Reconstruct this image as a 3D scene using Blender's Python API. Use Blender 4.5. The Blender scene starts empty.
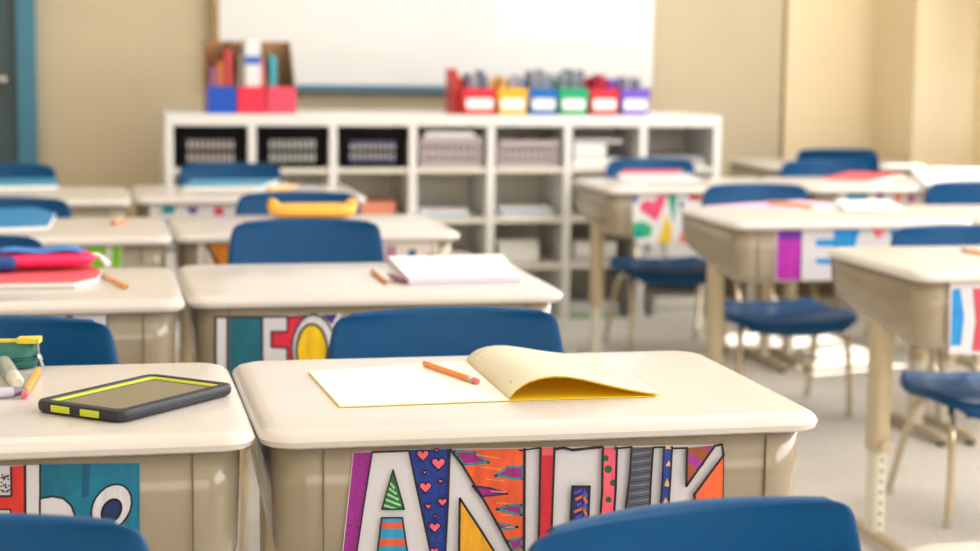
import bpy, math, random
from mathutils import Vector, Matrix
C = bpy.context.scene
COL = C.collection
PI = math.pi

# ------------------------------------------------------------------ camera
F_PX, YAW, PITCH, ROLL = 1800.0, 0.2155, 0.1239, 0.0119
DESK_H, CAM_Z = 0.5693, 0.9600
_cy, _sy, _cp, _sp = math.cos(YAW), math.sin(YAW), math.cos(PITCH), math.sin(PITCH)
FW = Vector((_sy*_cp, _cy*_cp, -_sp)); _R = Vector((_cy, -_sy, 0)); _U = _R.cross(FW)
RT = _R*math.cos(ROLL) + _U*math.sin(ROLL); UP = -_R*math.sin(ROLL) + _U*math.cos(ROLL)
EYE = Vector((0, 0, CAM_Z))
cam_d = bpy.data.cameras.new('camera'); cam = bpy.data.objects.new('camera', cam_d); COL.objects.link(cam)
cam.matrix_world = Matrix(((RT.x, UP.x, -FW.x, EYE.x), (RT.y, UP.y, -FW.y, EYE.y), (RT.z, UP.z, -FW.z, EYE.z), (0, 0, 0, 1)))
cam_d.sensor_width = 36; cam_d.lens = F_PX/980*36; cam_d.clip_start = .05
cam_d.dof.use_dof = True; cam_d.dof.focus_distance = 1.98; cam_d.dof.aperture_fstop = 4.7
C.camera = cam

def at(u, v, z=None, y=None, x=None):
    """world point on the plane z=, y= or x= seen at a measured photograph position"""
    d = FW + RT*((u-490)/F_PX) + UP*((275.5-v)/F_PX)
    if z is not None: t = (z-EYE.z)/d.z
    elif y is not None: t = y/d.y
    else: t = x/d.x
    return EYE + d*t

# ------------------------------------------------------------------ light
w = bpy.data.worlds.new('world'); C.world = w; w.use_nodes = True
w.node_tree.nodes['Background'].inputs[0].default_value = (.85, .93, 1, 1)
w.node_tree.nodes['Background'].inputs[1].default_value = 1.5

def area(name, loc, rot, sx, sy, power, col):
    d = bpy.data.lights.new(name, 'AREA'); d.shape = 'RECTANGLE'; d.size = sx; d.size_y = sy; d.energy = power; d.color = col
    o = bpy.data.objects.new(name, d); COL.objects.link(o); o.location = loc; o.rotation_euler = rot
    return o
for i, (x, y) in enumerate(((-.6, .6), (-.6, 3.0), (-.6, 5.2), (1.9, .6), (1.9, 3.0), (1.9, 5.2))):
    area('ceiling_fill', (x, y, 2.74), (0, 0, 0), 1.2, .6, 7, (.98, .98, 1))  # overhead fill panels added to brighten the room, no fixtures behind them
area('window_daylight', (3.16, 2.4, 1.65), (0, math.radians(90), 0), 1.2, 6.6, 158, (.965, .985, 1.0))
area('rear_fill', (.6, -2.3, 1.6), (math.radians(90), 0, 0), 4.5, 1.3, 44, (.96, .98, 1.0))  # fill added behind the camera for desk fronts and cubbies, no window there
sd = bpy.data.lights.new('sun', 'SUN'); sd.energy = 17; sd.angle = math.radians(.6); sd.color = (1, .95, .86)
so = bpy.data.objects.new('sun', sd); COL.objects.link(so)
so.rotation_euler = Vector((-1, -.30, -.76)).to_track_quat('-Z', 'Y').to_euler()

C.view_settings.view_transform = 'Standard'; C.view_settings.look = 'None'
C.view_settings.gamma = 1; C.view_settings.use_curve_mapping = False
C.view_settings.exposure = 0.0

# ------------------------------------------------------------------ materials
def lin(c):
    return tuple(((v/255)/12.92 if v/255 <= .04045 else ((v/255+.055)/1.055)**2.4) for v in c)
_M = {}
def mat(key, rgb, rough=.5, metal=0, noise=0, nscale=20, bump=0, coat=0, trans=0, spec=.5, stretch=None, alpha=1):
    if key in _M: return _M[key]
    m = bpy.data.materials.new(key); m.use_nodes = True; nt = m.node_tree; b = nt.nodes['Principled BSDF']
    c = lin(rgb); b.inputs['Base Color'].default_value = (*c, 1)
    b.inputs['Roughness'].default_value = rough; b.inputs['Metallic'].default_value = metal
    b.inputs['Coat Weight'].default_value = coat; b.inputs['Transmission Weight'].default_value = trans
    b.inputs['Specular IOR Level'].default_value = spec
    if noise or bump:
        tc = nt.nodes.new('ShaderNodeTexCoord'); n = nt.nodes.new('ShaderNodeTexNoise'); n.inputs['Scale'].default_value = nscale
        n.inputs['Detail'].default_value = 4
        src = tc.outputs['Object']
        if stretch:
            mp = nt.nodes.new('ShaderNodeMapping'); mp.inputs['Scale'].default_value = stretch
            nt.links.new(src, mp.inputs[0]); src = mp.outputs[0]
        nt.links.new(src, n.inputs['Vector'])
        if noise:
            r = nt.nodes.new('ShaderNodeValToRGB'); nt.links.new(n.outputs['Fac'], r.inputs[0])
            r.color_ramp.elements[0].position = .3; r.color_ramp.elements[1].position = .7
            r.color_ramp.elements[0].color = (*[v*(1-noise) for v in c], 1)
            r.color_ramp.elements[1].color = (*[min(1, v*(1+noise*.7)) for v in c], 1)
            nt.links.new(r.outputs[0], b.inputs['Base Color'])
        if bump:
            bp = nt.nodes.new('ShaderNodeBump'); bp.inputs['Strength'].default_value = bump; bp.inputs['Distance'].default_value = .002
            nt.links.new(n.outputs['Fac'], bp.inputs['Height']); nt.links.new(bp.outputs[0], b.inputs['Normal'])
    _M[key] = m
    return m

TOP = mat('desktop_plastic', (217, 209, 202), .28, noise=.03, nscale=6, coat=.25)
BODY = mat('book_box_plastic', (158, 145, 124), .2, noise=.05, nscale=14, bump=.05, coat=.3)
SEAM = mat('seam_shadow_gap', (112, 98, 80), .7)
LEGM = mat('beige_enamel', (196, 180, 150), .35, noise=.03, nscale=30)
LEGW = mat('pale_enamel', (222, 216, 202), .3)
HOLE = mat('dark_hole', (48, 40, 34), .8)
BLUE = mat('blue_shell', (0, 72, 122), .36, noise=.05, nscale=60, bump=.12, spec=.22)
BLUE2 = mat('navy_shell', (18, 62, 112), .30, noise=.05, nscale=60, bump=.12, coat=.15)
TUBE = mat('champagne_tube', (205, 192, 168), .22, .75)
RUB = mat('rubber', (40, 38, 36), .7)
WALL = mat('tan_wall_paint', (204, 188, 158), .7, noise=.03, nscale=3, bump=.15)
WALLR = mat('cream_wall_paint', (240, 222, 184), .7, noise=.02, nscale=3, bump=.1)
CEIL = mat('ceiling_white', (236, 234, 228), .9)
WHITE = mat('shelf_laminate', (236, 234, 230), .4, noise=.02, nscale=8)
SHELFIN = mat('shelf_inner_laminate', (238, 230, 216), .5, noise=.03, nscale=8)
BOARD = mat('whiteboard_enamel', (228, 228, 228), .25, coat=.3)
TRAY = mat('tray_blue', (70, 120, 146), .5)
WOOD = mat('oak_trim', (176, 140, 92), .5, noise=.15, nscale=10, stretch=(1, 1, .1))
TEAL = mat('door_frame_teal', (62, 124, 150), .45, noise=.05, nscale=12)
DOOR = mat('door_slate', (58, 78, 84), .45, noise=.06, nscale=6)
STEEL = mat('steel', (200, 198, 194), .25, .9)
PAPER = mat('white_paper', (244, 242, 238), .6, noise=.015, nscale=30)
PAPERG = mat('grey_paper', (205, 203, 205), .7, noise=.05, nscale=40)
INK = mat('black_marker', (26, 22, 30), .6)

# ------------------------------------------------------------------ mesh builder
class MB:
    def __init__(s): s.v = []; s.f = []; s.m = []; s.mats = []
    def mi(s, m):
        if m not in s.mats: s.mats.append(m)
        return s.mats.index(m)
    def add(s, vs, fs, m):
        k = len(s.v); s.v += [tuple(p) for p in vs]; i = s.mi(m)
        for f in fs: s.f.append([a+k for a in f]); s.m.append(i)
        return s
    def box(s, c, d, m, rz=0, taper=1, rx=0, ry=0):
        R = Matrix.Rotation(rz, 3, 'Z') @ Matrix.Rotation(ry, 3, 'Y') @ Matrix.Rotation(rx, 3, 'X'); vs = []
        for z in (-1, 1):
            t = taper if z == 1 else 1
            for x, y in ((-1, -1), (1, -1), (1, 1), (-1, 1)):
                vs.append(Vector(c) + R @ Vector((x*d[0]/2*t, y*d[1]/2*t, z*d[2]/2)))
        return s.add(vs, [(3, 2, 1, 0), (4, 5, 6, 7), (0, 1, 5, 4), (1, 2, 6, 5), (2, 3, 7, 6), (3, 0, 4, 7)], m)
    def rings(s, rings, m, cap=True, close=True):
        n = len(rings[0]); vs = [p for r in rings for p in r]; fs = []
        for i in range(len(rings)-1):
            for j in range(n if close else n-1):
                a = i*n+j; b = i*n+(j+1) % n
                fs.append((a, b, b+n, a+n))
        if cap: fs.append(tuple(range(n))[::-1]); fs.append(tuple(range((len(rings)-1)*n, len(rings)*n)))
        return s.add(vs, fs, m)
    def tube(s, path, r, m, n=10, cap=True):
        path = [Vector(p) for p in path]; rings = []
        up = Vector((0, 0, 1))
        for i, p in enumerate(path):
            d = (path[min(i+1, len(path)-1)] - path[max(i-1, 0)]).normalized()
            a = d.cross(up if abs(d.z) < .9 else Vector((0, 1, 0)))
            if i and a.dot(prev) < 0: a = -a
            a.normalize(); prev = a; b = d.cross(a)
            rr = r[i] if isinstance(r, (list, tuple)) else r
            rings.append([p + a*math.cos(t*2*PI/n)*rr + b*math.sin(t*2*PI/n)*rr for t in range(n)])
        return s.rings(rings, m, cap)
    def prism(s, poly, z0, z1, m, mside=None):
        n = len(poly); vs = [(x, y, z0) for x, y in poly] + [(x, y, z1) for x, y in poly]
        s.add(vs, [tuple(range(n))[::-1], tuple(range(n, 2*n))], m)
        return s.add(vs, [(i, (i+1) % n, n+(i+1) % n, n+i) for i in range(n)], mside or m)
    def grid(s, rows, m):
        n = len(rows[0]); vs = [p for r in rows for p in r]
        return s.add(vs, [(i*n+j, i*n+j+1, (i+1)*n+j+1, (i+1)*n+j) for i in range(len(rows)-1) for j in range(n-1)], m)
    def build(s, name, parent=None, loc=(0, 0, 0), rz=0, smooth=False, solid=0, bevel=0, sub=0, offset=-1):
        me = bpy.data.meshes.new(name); me.from_pydata(s.v, [], s.f); me.update()
        for m in s.mats: me.materials.append(m)
        for p, i in zip(me.polygons, s.m): p.material_index = i
        o = bpy.data.objects.new(name, me); COL.objects.link(o); o.location = loc; o.rotation_euler = (0, 0, rz)
        if parent: o.parent = parent
        if bevel:
            b = o.modifiers.new('bevel', 'BEVEL'); b.width = bevel; b.segments = 2; b.limit_method = 'ANGLE'; b.angle_limit = .6
        if solid:
            b = o.modifiers.new('solid', 'SOLIDIFY'); b.thickness = solid; b.offset = offset
        if sub:
            b = o.modifiers.new('sub', 'SUBSURF'); b.levels = sub; b.render_levels = sub
        if smooth:
            if smooth == 'auto':
                try: me.set_sharp_from_angle(angle=.6)
                except Exception: pass
            for p in me.polygons: p.use_smooth = True
        return o
def smoothpath(P, n=6):
    P = [Vector(p) for p in P]; out = []
    for i in range(len(P)-1):
        a, b, c, d = P[max(i-1, 0)], P[i], P[i+1], P[min(i+2, len(P)-1)]
        for k in range(n):
            t = k/n
            out.append(.5*((2*b) + (c-a)*t + (2*a-5*b+4*c-d)*t*t + (3*b-a-3*c+d)*t**3))
    return out + [P[-1]]
def rrect(hx, hy, r, n=6, bow=0):
    pts = []
    for cx, cy, a0 in ((hx-r, hy-r, 0), (-hx+r, hy-r, PI/2), (-hx+r, -hy+r, PI), (hx-r, -hy+r, 1.5*PI)):
        for k in range(n+1):
            a = a0 + k/n*PI/2; pts.append((cx+r*math.cos(a), cy+r*math.sin(a)))
        if bow:
            nx = {0: (0, hy+bow), 1: (-hx-bow*.6, 0), 2: (0, -hy-bow), 3: (hx+bow*.6, 0)}[len(pts)//(n+2) if False else [0, PI/2, PI, 1.5*PI].index(a0)]
            ends = pts[-1]; 
            for t in (.25, .5, .75):
                if a0 in (0, PI): q = (ends[0]*(1-2*t), ends[1] + math.copysign(bow*math.sin(t*PI), ends[1]))
                else: q = (ends[0] + math.copysign(bow*.6*math.sin(t*PI), ends[0]), ends[1]*(1-2*t))
                pts.append(q)
    return pts

def tag(o, label=None, cat=None, group=None, kind=None):
    if label: o['label'] = label
    if cat: o['category'] = cat
    if group: o['group'] = group
    if kind: o['kind'] = kind
    return o
def empty(name, loc, rz=0):
    o = bpy.data.objects.new(name, None); COL.objects.link(o); o.location = loc; o.rotation_euler = (0, 0, rz); o.empty_display_size = .05
    return o
def kids(o): return [c for c in KID.get(o.name, [])]
KID = {}
def part(mb, name, parent, **k):
    o = mb.build(name, parent, **k); KID.setdefault(parent.name, []).append(o); return o
def copy_tree(o, parent=None):
    c = o.copy(); COL.objects.link(c); c.parent = parent
    for ch in KID.get(o.name, []):
        d = copy_tree(ch, c); KID.setdefault(c.name, []).append(d)
    return c
def struct(mb, name, **k):
    o = mb.build(name, **k); o['kind'] = 'structure'; return o

# ------------------------------------------------------------------ the room
BACK, RIGHT, LEFT, REAR, TALL = 6.72, 3.27, -2.4, -2.4, 2.8
def floor_material():
    m = bpy.data.materials.new('speckled_floor'); m.use_nodes = True; nt = m.node_tree; b = nt.nodes['Principled BSDF']
    tc = nt.nodes.new('ShaderNodeTexCoord')
    n1 = nt.nodes.new('ShaderNodeTexNoise'); n1.inputs['Scale'].default_value = 90; n1.inputs['Detail'].default_value = 6
    n2 = nt.nodes.new('ShaderNodeTexNoise'); n2.inputs['Scale'].default_value = 4; n2.inputs['Detail'].default_value = 3
    for n in (n1, n2): nt.links.new(tc.outputs['Object'], n.inputs['Vector'])
    r = nt.nodes.new('ShaderNodeValToRGB'); nt.links.new(n1.outputs['Fac'], r.inputs[0])
    r.color_ramp.elements[0].position = .38; r.color_ramp.elements[1].position = .62
    r.color_ramp.elements[0].color = (*lin((222, 212, 200)), 1); r.color_ramp.elements[1].color = (*lin((240, 234, 226)), 1)
    mx = nt.nodes.new('ShaderNodeMixRGB'); mx.blend_type = 'MULTIPLY'; mx.inputs[0].default_value = .25
    nt.links.new(r.outputs[0], mx.inputs[1]); nt.links.new(n2.outputs['Fac'], mx.inputs[2]); nt.links.new(mx.outputs[0], b.inputs['Base Color'])
    b.inputs['Roughness'].default_value = .38; b.inputs['Specular IOR Level'].default_value = .4
    return m
struct(MB().box(((LEFT+RIGHT)/2, (REAR+BACK)/2, -.05), (RIGHT-LEFT+.4, BACK-REAR+.4, .1), floor_material()), 'floor')
struct(MB().box(((LEFT+RIGHT)/2, (REAR+BACK)/2, TALL+.05), (RIGHT-LEFT+.4, BACK-REAR+.4, .1), CEIL), 'ceiling')
# back wall, its right stretch a slightly proud panel that ends at the projecting pier
gx = at(781, 100, y=BACK).x; px0 = at(870, 100, y=BACK).x
struct(MB().box(((LEFT+gx)/2, BACK+.05, TALL/2), (gx-LEFT, .1, TALL), WALL), 'wall_back')
struct(MB().box(((gx+.012+RIGHT+.1)/2, BACK+.04, TALL/2), (RIGHT+.1-gx-.012, .11, TALL), WALLR), 'wall_back_right')
struct(MB().box((gx+.006, BACK+.06, TALL/2), (.014, .1, TALL), mat('groove_brown', (150, 118, 78), .7)), 'trim_groove')
k915 = at(914, 100, y=1); k = px0/k915.x
py1 = k  # the pier's left face runs from the back wall to here
struct(MB().box(((px0+RIGHT)/2, (py1+BACK)/2, TALL/2), (RIGHT-px0, BACK-py1, TALL), WALLR), 'wall_pier')
# right wall with an unseen window; added blind and low gap shape the sun patch
WY0, WY1, WZ0, WZ1, GAP = 5.35, py1-.05, .60, 2.1, .95
m = MB()
m.box((RIGHT+.05, (REAR+WY0-.0)/2, TALL/2), (.1, WY0-REAR, TALL), WALLR)
m.box((RIGHT+.05, (WY1+BACK)/2, TALL/2), (.1, BACK-WY1, TALL), WALLR)
m.box((RIGHT+.05, (WY0+WY1)/2, WZ0/2), (.1, WY1-WY0, WZ0), WALLR)
m.box((RIGHT+.05, (WY0+WY1)/2, (WZ1+TALL)/2), (.1, WY1-WY0, TALL-WZ1), WALLR)
struct(m, 'wall_right')
m = MB()
for z in (WZ0+.015, WZ1-.015): m.box((RIGHT+.05, (WY0+WY1)/2, z), (.06, WY1-WY0, .03), WHITE)
for y in (WY0+.015, (WY0+WY1)/2, WY1-.015): m.box((RIGHT+.05, y, (WZ0+WZ1)/2), (.06, .03, WZ1-WZ0), WHITE)
m.box((RIGHT+.03, (WY0+WY1)/2, (GAP+WZ1)/2), (.004, WY1-WY0-.02, WZ1-GAP), CEIL)
struct(m, 'window_1')
struct(MB().box((LEFT-.05, (REAR+BACK)/2, TALL/2), (.1, BACK-REAR, TALL), WALLR), 'wall_left')
struct(MB().box(((LEFT+RIGHT)/2, REAR-.05, TALL/2), (RIGHT-LEFT, .1, TALL), WALLR), 'wall_rear')
# skirting
bx1 = at(38, 160, y=BACK).x
struct(MB().box(((bx1+px0)/2, BACK-.008, .05), (px0-bx1, .016, .1), mat('baseboard_brown', (120, 96, 74), .5)), 'baseboard_back')
# teal door frame and door
DX1 = at(37, 90, y=BACK).x; DX0 = at(18, 90, y=BACK).x
fr = struct(MB().box(((DX0+DX1)/2, BACK-.02, 1.06), (DX1-DX0, .08, 2.12), TEAL), 'trim_door_frame')
struct(MB().box((DX0-.5, BACK-.02, 2.08), (1.0, .08, .09), TEAL).box((DX0-.95, BACK-.02, 1.02), (.08, .08, 2.04), TEAL), 'trim_door_head')
dr = struct(MB().box((0, 0, 1.02), (.91, .04, 2.03), DOOR), 'door_1', loc=(DX0-.455, BACK-.01, 0))
hp = at(3, 79, y=BACK-.07)
m = MB(); m.tube([(0, .05, 0), (0, -.03, 0)], .012, STEEL); m.tube([(0, -.035, 0), (-.10, -.04, 0)], .011, STEEL); m.tube([(0, .035, 0), (0, .045, 0)], .03, STEEL, 16)
part(m, 'door_handle', dr, loc=(hp.x-dr.location.x, -.03-.02, hp.z))
# whiteboard
wy = BACK-.03
wl, wr, wb = at(218, 60, y=wy).x, at(652, 60, y=wy).x, at(300, 85, y=wy).z
wbd = empty('whiteboard', ((wl+wr)/2, wy, wb)); W2 = (wr-wl)/2
tag(wbd, 'large white dry-erase board mounted on the tan back wall', 'whiteboard')
part(MB().box((0, 0, .6), (2*W2, .024, 1.2), BOARD), 'board_surface', wbd, bevel=.003)
part(MB().box((-W2-.008, -.002, .6), (.022, .034, 1.22), WOOD), 'side_trim', wbd)
part(MB().box((.03, -.012, -.012), (2*W2-.12, .05, .022), TRAY), 'marker_tray', wbd, bevel=.003)

# ------------------------------------------------------------------ bookcase
BF = 5.9; BD = .50
pl, pr = at(165, 113, y=BF), at(722, 117, y=BF)
BX0, BX1, BH = pl.x, pr.x, (pl.z+pr.z)/2
BW = BX1-BX0; TH = .038; VT = .026
bc = empty('bookcase', (BX0, BF, 0)); tag(bc, 'long white open bookcase of four rows and seven columns of cubbies against the back wall', 'bookcase')
part(MB().box((BW/2, BD/2, BH-TH/2), (BW, BD, TH), WHITE), 'top_board', bc, bevel=.003)
colx = []
for i in range(8):
    x = VT/2 + i*(BW-VT)/7; colx.append(x)
    part(MB().box((x, BD/2, (BH-TH)/2), (VT, BD-.002, BH-TH), WHITE), 'side_panel' if i in (0, 7) else 'divider', bc)
shz = [at(450, v, y=BF).z for v in (170.5, 221, 268)] + [.042]
ROWZ = [z+.008 for z in shz]
for i in range(7):
    for j, z in enumerate(shz):
        part(MB().box(((colx[i]+colx[i+1])/2, .168, z), (colx[i+1]-colx[i]-VT, .326, .016), SHELFIN if j < 3 else WHITE), 'shelf', bc)
part(MB().box((BW/2, .335, (BH-TH)/2), (BW-.01, .006, BH-TH-.01), SHELFIN), 'back_panel', bc)
part(MB().box((BW/2, .015, .017), (BW-.004, .02, .034), WHITE), 'plinth', bc)
def cub(c): return BX0 + (colx[c]+colx[c+1])/2
CW = colx[1]-colx[0]-VT

def basket(col, m_b, m_c, label, h=.10, fill=.075, dark=False):
    x, z = cub(col), ROWZ[0]+.001
    r = empty('basket', (x, BF+.008, z)); tag(r, label, 'basket', None)
    wd, dp = CW-.014, .28
    a, b = wd/2-.016, wd/2
    part(MB().box((0, dp/2, .004), (2*a, dp-.03, .008), m_b), 'basket_floor', r)
    m = MB()
    for z0, t in ((h-.012, .02), ):
        m.box((0, .006, h-.006), (2*b, .012, .018), m_b).box((0, dp-.006, h-.006), (2*b, .012, .018), m_b)
        for s in (-1, 1): m.box((s*(b-.006), dp/2, h-.006), (.012, dp, .018), m_b)
    part(m, 'rim', r, bevel=.002)
    m = MB(); win = .74 if dark else .93
    hw = lambda z: a+(b-a)*z/h
    fy = lambda z: .016-.008*z/h
    bands = ((.0, .14), (.38, .46), (.70, 1.0)) if dark else ((.0, .22), (.42, .54), (.74, .9))
    for z0, z1 in bands:
        z0 *= h; z1 *= h; m.prism([(-hw(z0), z0), (hw(z0), z0), (hw(z1), z1), (-hw(z1), z1)], -fy(z0), -fy(z0)+.004, m_b)
        k_ = len(m.v)-16
        for i_ in range(k_, len(m.v)): q_ = m.v[i_]; m.v[i_] = (q_[0], -q_[2], q_[1])
    for s_ in (-1, 1): m.box((s_*(a+b)/2*(1+win)/2, .011, h*.5), ((a+b)/2*(1-win), .004, h*.98), m_b)
    n = 9
    for i in range(n+1):
        m.box(((-1+2*i/n)*(a+b)/2*win, .010, h*.45), (.005 if dark else .011, .004, h*.7), m_b)
    for k in range(16):
        y = .02 + k*(dp-.04)/15
        for s_ in (-1, 1): m.tube([(s_*a, y, .004), (s_*(b-.006), y, h-.008)], .0035, m_b, 6)
    tag(part(m, 'basket_slats', r), kind='stuff')
    m = MB()
    for i in range(9):
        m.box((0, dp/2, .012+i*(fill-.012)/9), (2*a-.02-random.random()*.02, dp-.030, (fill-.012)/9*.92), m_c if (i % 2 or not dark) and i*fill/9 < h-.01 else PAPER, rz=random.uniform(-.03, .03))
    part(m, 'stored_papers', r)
    return r
BLK = mat('black_basket', (10, 7, 9), .8, spec=.15); GRYB = mat('grey_basket', (186, 172, 172), .5)
basket(0, BLK, mat('sheets_pinkish', (232, 206, 206), .7, noise=.3, nscale=60), 'black slotted basket in the top-row cubby nearest the door', h=.132, fill=.1, dark=True)
basket(1, BLK, mat('sheets_grey', (220, 222, 218), .7, noise=.3, nscale=60), 'black slotted basket of grey sheets, second along the top row of the bookcase', h=.132, fill=.1, dark=True)
basket(2, BLK, mat('sheets_violet', (150, 144, 206), .7, noise=.5, nscale=70), 'black slotted basket of violet and blue sheets topped by white paper', h=.128, fill=.138, dark=True)
basket(3, GRYB, mat('sheets_shaded', (78, 68, 72), .8), 'pale grey slotted basket piled over its rim with papers', fill=.125)  # sheets coloured dark to paint the shade seen through the grey baskets' slots
basket(4, GRYB, mat('sheets_shaded', (78, 68, 72), .8), 'pale grey slotted basket with dark space above it', h=.088, fill=.06)

def stack(name, label, cat, x, y, z, w_, d_, hs, mats, group=None, rz=0, jit=.05):
    r = MB(); zz = 0
    for i, h in enumerate(hs):
        r.box((random.uniform(-1, 1)*.004, 0, zz+h/2), (w_*(1-random.random()*jit), d_, h*.94), mats[i % len(mats)], rz=random.uniform(-.04, .04)); zz += h
    o = r.build(name, loc=(x, y, z), rz=rz, bevel=.0015); return tag(o, label, cat, group)
GRN = mat('book_green', (120, 170, 90), .5); SAL = mat('salmon', (226, 140, 112), .5); LBL = mat('book_pale_blue', (150, 180, 205), .5)
e = .0012
m = MB(); m.box((0, 0, .014), (.19, .26, .027), PAPER).box((-.035, 0, .033), (.11, .25, .010), PAPERG).box((-.035, 0, .059), (.11, .25, .042), PAPER).box((-.01, 0, .087), (.17, .26, .012), PAPERG)
tag(m.build('paper_tray', loc=(cub(5)-.012, BF+.15, ROWZ[0]+e), bevel=.0015), 'white paper stack under a grey tray, top row beside the grey baskets', 'papers')
stack('paper_tray', 'grey folders lying in the top-row cubby at the window end', 'papers', cub(6), BF+.16, ROWZ[0]+e, .2, .26, (.02, .018), (PAPERG, mat('folder_grey', (150, 150, 156), .6)))
stack('storage_box', 'salmon box behind the desk row with the yellow pouch', 'box', cub(2)+.02, BF+.14, ROWZ[1]+e, .12, .2, (.055,), (SAL,))
stack('book_stack', 'flat pale blue books on the second-row shelf under the paper-filled grey basket', 'books', cub(3)-.02, BF+.15, ROWZ[1]+e, .17, .24, (.01, .008, .01), (LBL, PAPER, PAPERG))
stack('book_stack', 'flat white books on the second-row shelf under the half-empty grey basket', 'books', cub(4)+.0, BF+.15, ROWZ[1]+e, .19, .24, (.01, .012, .008), (PAPER, LBL, PAPER))
stack('storage_box', 'white lidded box in the third row of the bookcase', 'box', cub(4)-.03, BF+.13, ROWZ[2]+e, .14, .2, (.062, .014), (WHITE,), jit=.01)
stack('paper_tray', 'small stack of white papers and a lilac box in the third row', 'papers', cub(5)-.02, BF+.13, ROWZ[2]+e, .15, .2, (.02, .05), (PAPERG, PAPER))
stack('book_stack', 'books with green covers on the bottom shelf beside a desk leg', 'books', cub(5)-.02, BF+.14, ROWZ[3]+e, .18, .22, (.012, .01, .03), (GRN, PAPERG, PAPERG))
stack('paper_tray', 'tall white sheaf of papers on the bottom shelf below the blue chair seat', 'papers', cub(6)+.02, BF+.14, ROWZ[3]+e, .185, .24, (.02, .015, .02, .012), (PAPER, PAPERG, PAPER, WHITE))
stack('paper_tray', 'white cardboard trays in the second row at the window end', 'papers', cub(6), BF+.14, ROWZ[2]+e, .2, .24, (.03, .03, .012), (PAPER, WHITE, PAPERG))
stack('book_stack', 'brown-edged books in the third row under the pale blue books', 'books', cub(3), BF+.15, ROWZ[2]+e, .16, .22, (.02, .015), (mat('book_tan', (200, 160, 120), .6), PAPER))

# ------------------------------------------------------------------ magazine files and book bins on the bookcase
CARD = mat('cardboard', (172, 128, 92), .7, noise=.1, nscale=14)
def mpx(u0, u1, y): return at(u0, 100, y=y).x, at(u1, 100, y=y).x
def mag_file(u0, u1, rgb, label, hback=.235, hf=.088):
    y = BF+.05; x0, x1 = mpx(u0, u1, y); wd = x1-x0-.002; dp = .22
    r = empty('magazine_file', ((x0+x1)/2, y, BH+.001)); tag(r, label, 'magazine file', 'magazine files on the bookcase')
    cm = mat('file_front_%d_%d_%d' % rgb, rgb, .5); t = .003
    part(MB().box((0, 0, hf/2), (wd, t, hf), cm), 'front_panel', r)
    for s in (-1, 1):
        m = MB(); X = s*(wd/2-t/2)
        prof = [(t, 0), (dp, 0), (dp, hback), (dp-.05, hback), (t, hf)]
        vs = [(X-t/2, a, b) for a, b in prof]+[(X+t/2, a, b) for a, b in prof]
        m.add(vs, [(0, 1, 2, 3, 4), (9, 8, 7, 6, 5)]+[(i, (i+1) % 5, 5+(i+1) % 5, 5+i) for i in range(5)], CARD)
        part(m, 'side_panel', r)
    part(MB().box((0, dp-t/2, hback/2), (wd-2*t, t, hback), CARD), 'back_panel', r)
    part(MB().box((0, dp/2, t/2), (wd-2*t, dp-2*t, t), CARD), 'bottom_panel', r)
    return r, (x0, x1, y)
def file_book(u0, u1, vtop, y, rgb, label, band=None):
    x0, x1 = mpx(u0, u1, y); z1 = at((u0+u1)/2, vtop, y=y).z; z0 = BH+.005; h = z1-z0
    m = MB(); c = mat('bk_%d_%d_%d' % rgb, rgb, .55); r = MB()
    m.box((0, .08, h/2), (x1-x0, .15, h), c)
    if band: m.box((0, .0045, h*.72), (x1-x0+.0006, .002, h*.12), mat('bk_%d_%d_%d' % band, band, .5))
    o = m.build('book', loc=((x0+x1)/2, y, z0), bevel=.0015); return tag(o, label, 'book', 'books in the magazine files')
mag_file(207, 236.5, (0, 76, 190), 'cardboard magazine file with a bright blue front')
mag_file(237.5, 266.5, (232, 40, 74), 'cardboard magazine file with a red front between the blue and pink ones')
mag_file(267.5, 296, (240, 72, 104), 'cardboard magazine file with a pinkish red front at the end of the row')
for a in ((210, 217, 68, (150, 96, 140), 'thin mauve book in the blue-fronted file'), (218, 224, 62, (214, 120, 60), 'orange book in the blue-fronted file'),
          (226, 232.5, 50, (206, 70, 74), 'tall red book in the blue-fronted file'), (238.5, 244.5, 54, (140, 128, 112), 'grey brown book in the red-fronted file'),
          (261.5, 264.5, 58, (232, 130, 130), 'thin pink book beside the tall white one'), (270.5, 277, 55, (70, 176, 190), 'turquoise book in the pink-fronted file')):
    file_book(a[0], a[1], a[2], BF+.065, a[3], a[4])
file_book(245.5, 261, 40, BF+.065, (236, 236, 240), 'tall white book with a blue band in the red-fronted file', (70, 110, 200))

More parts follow.
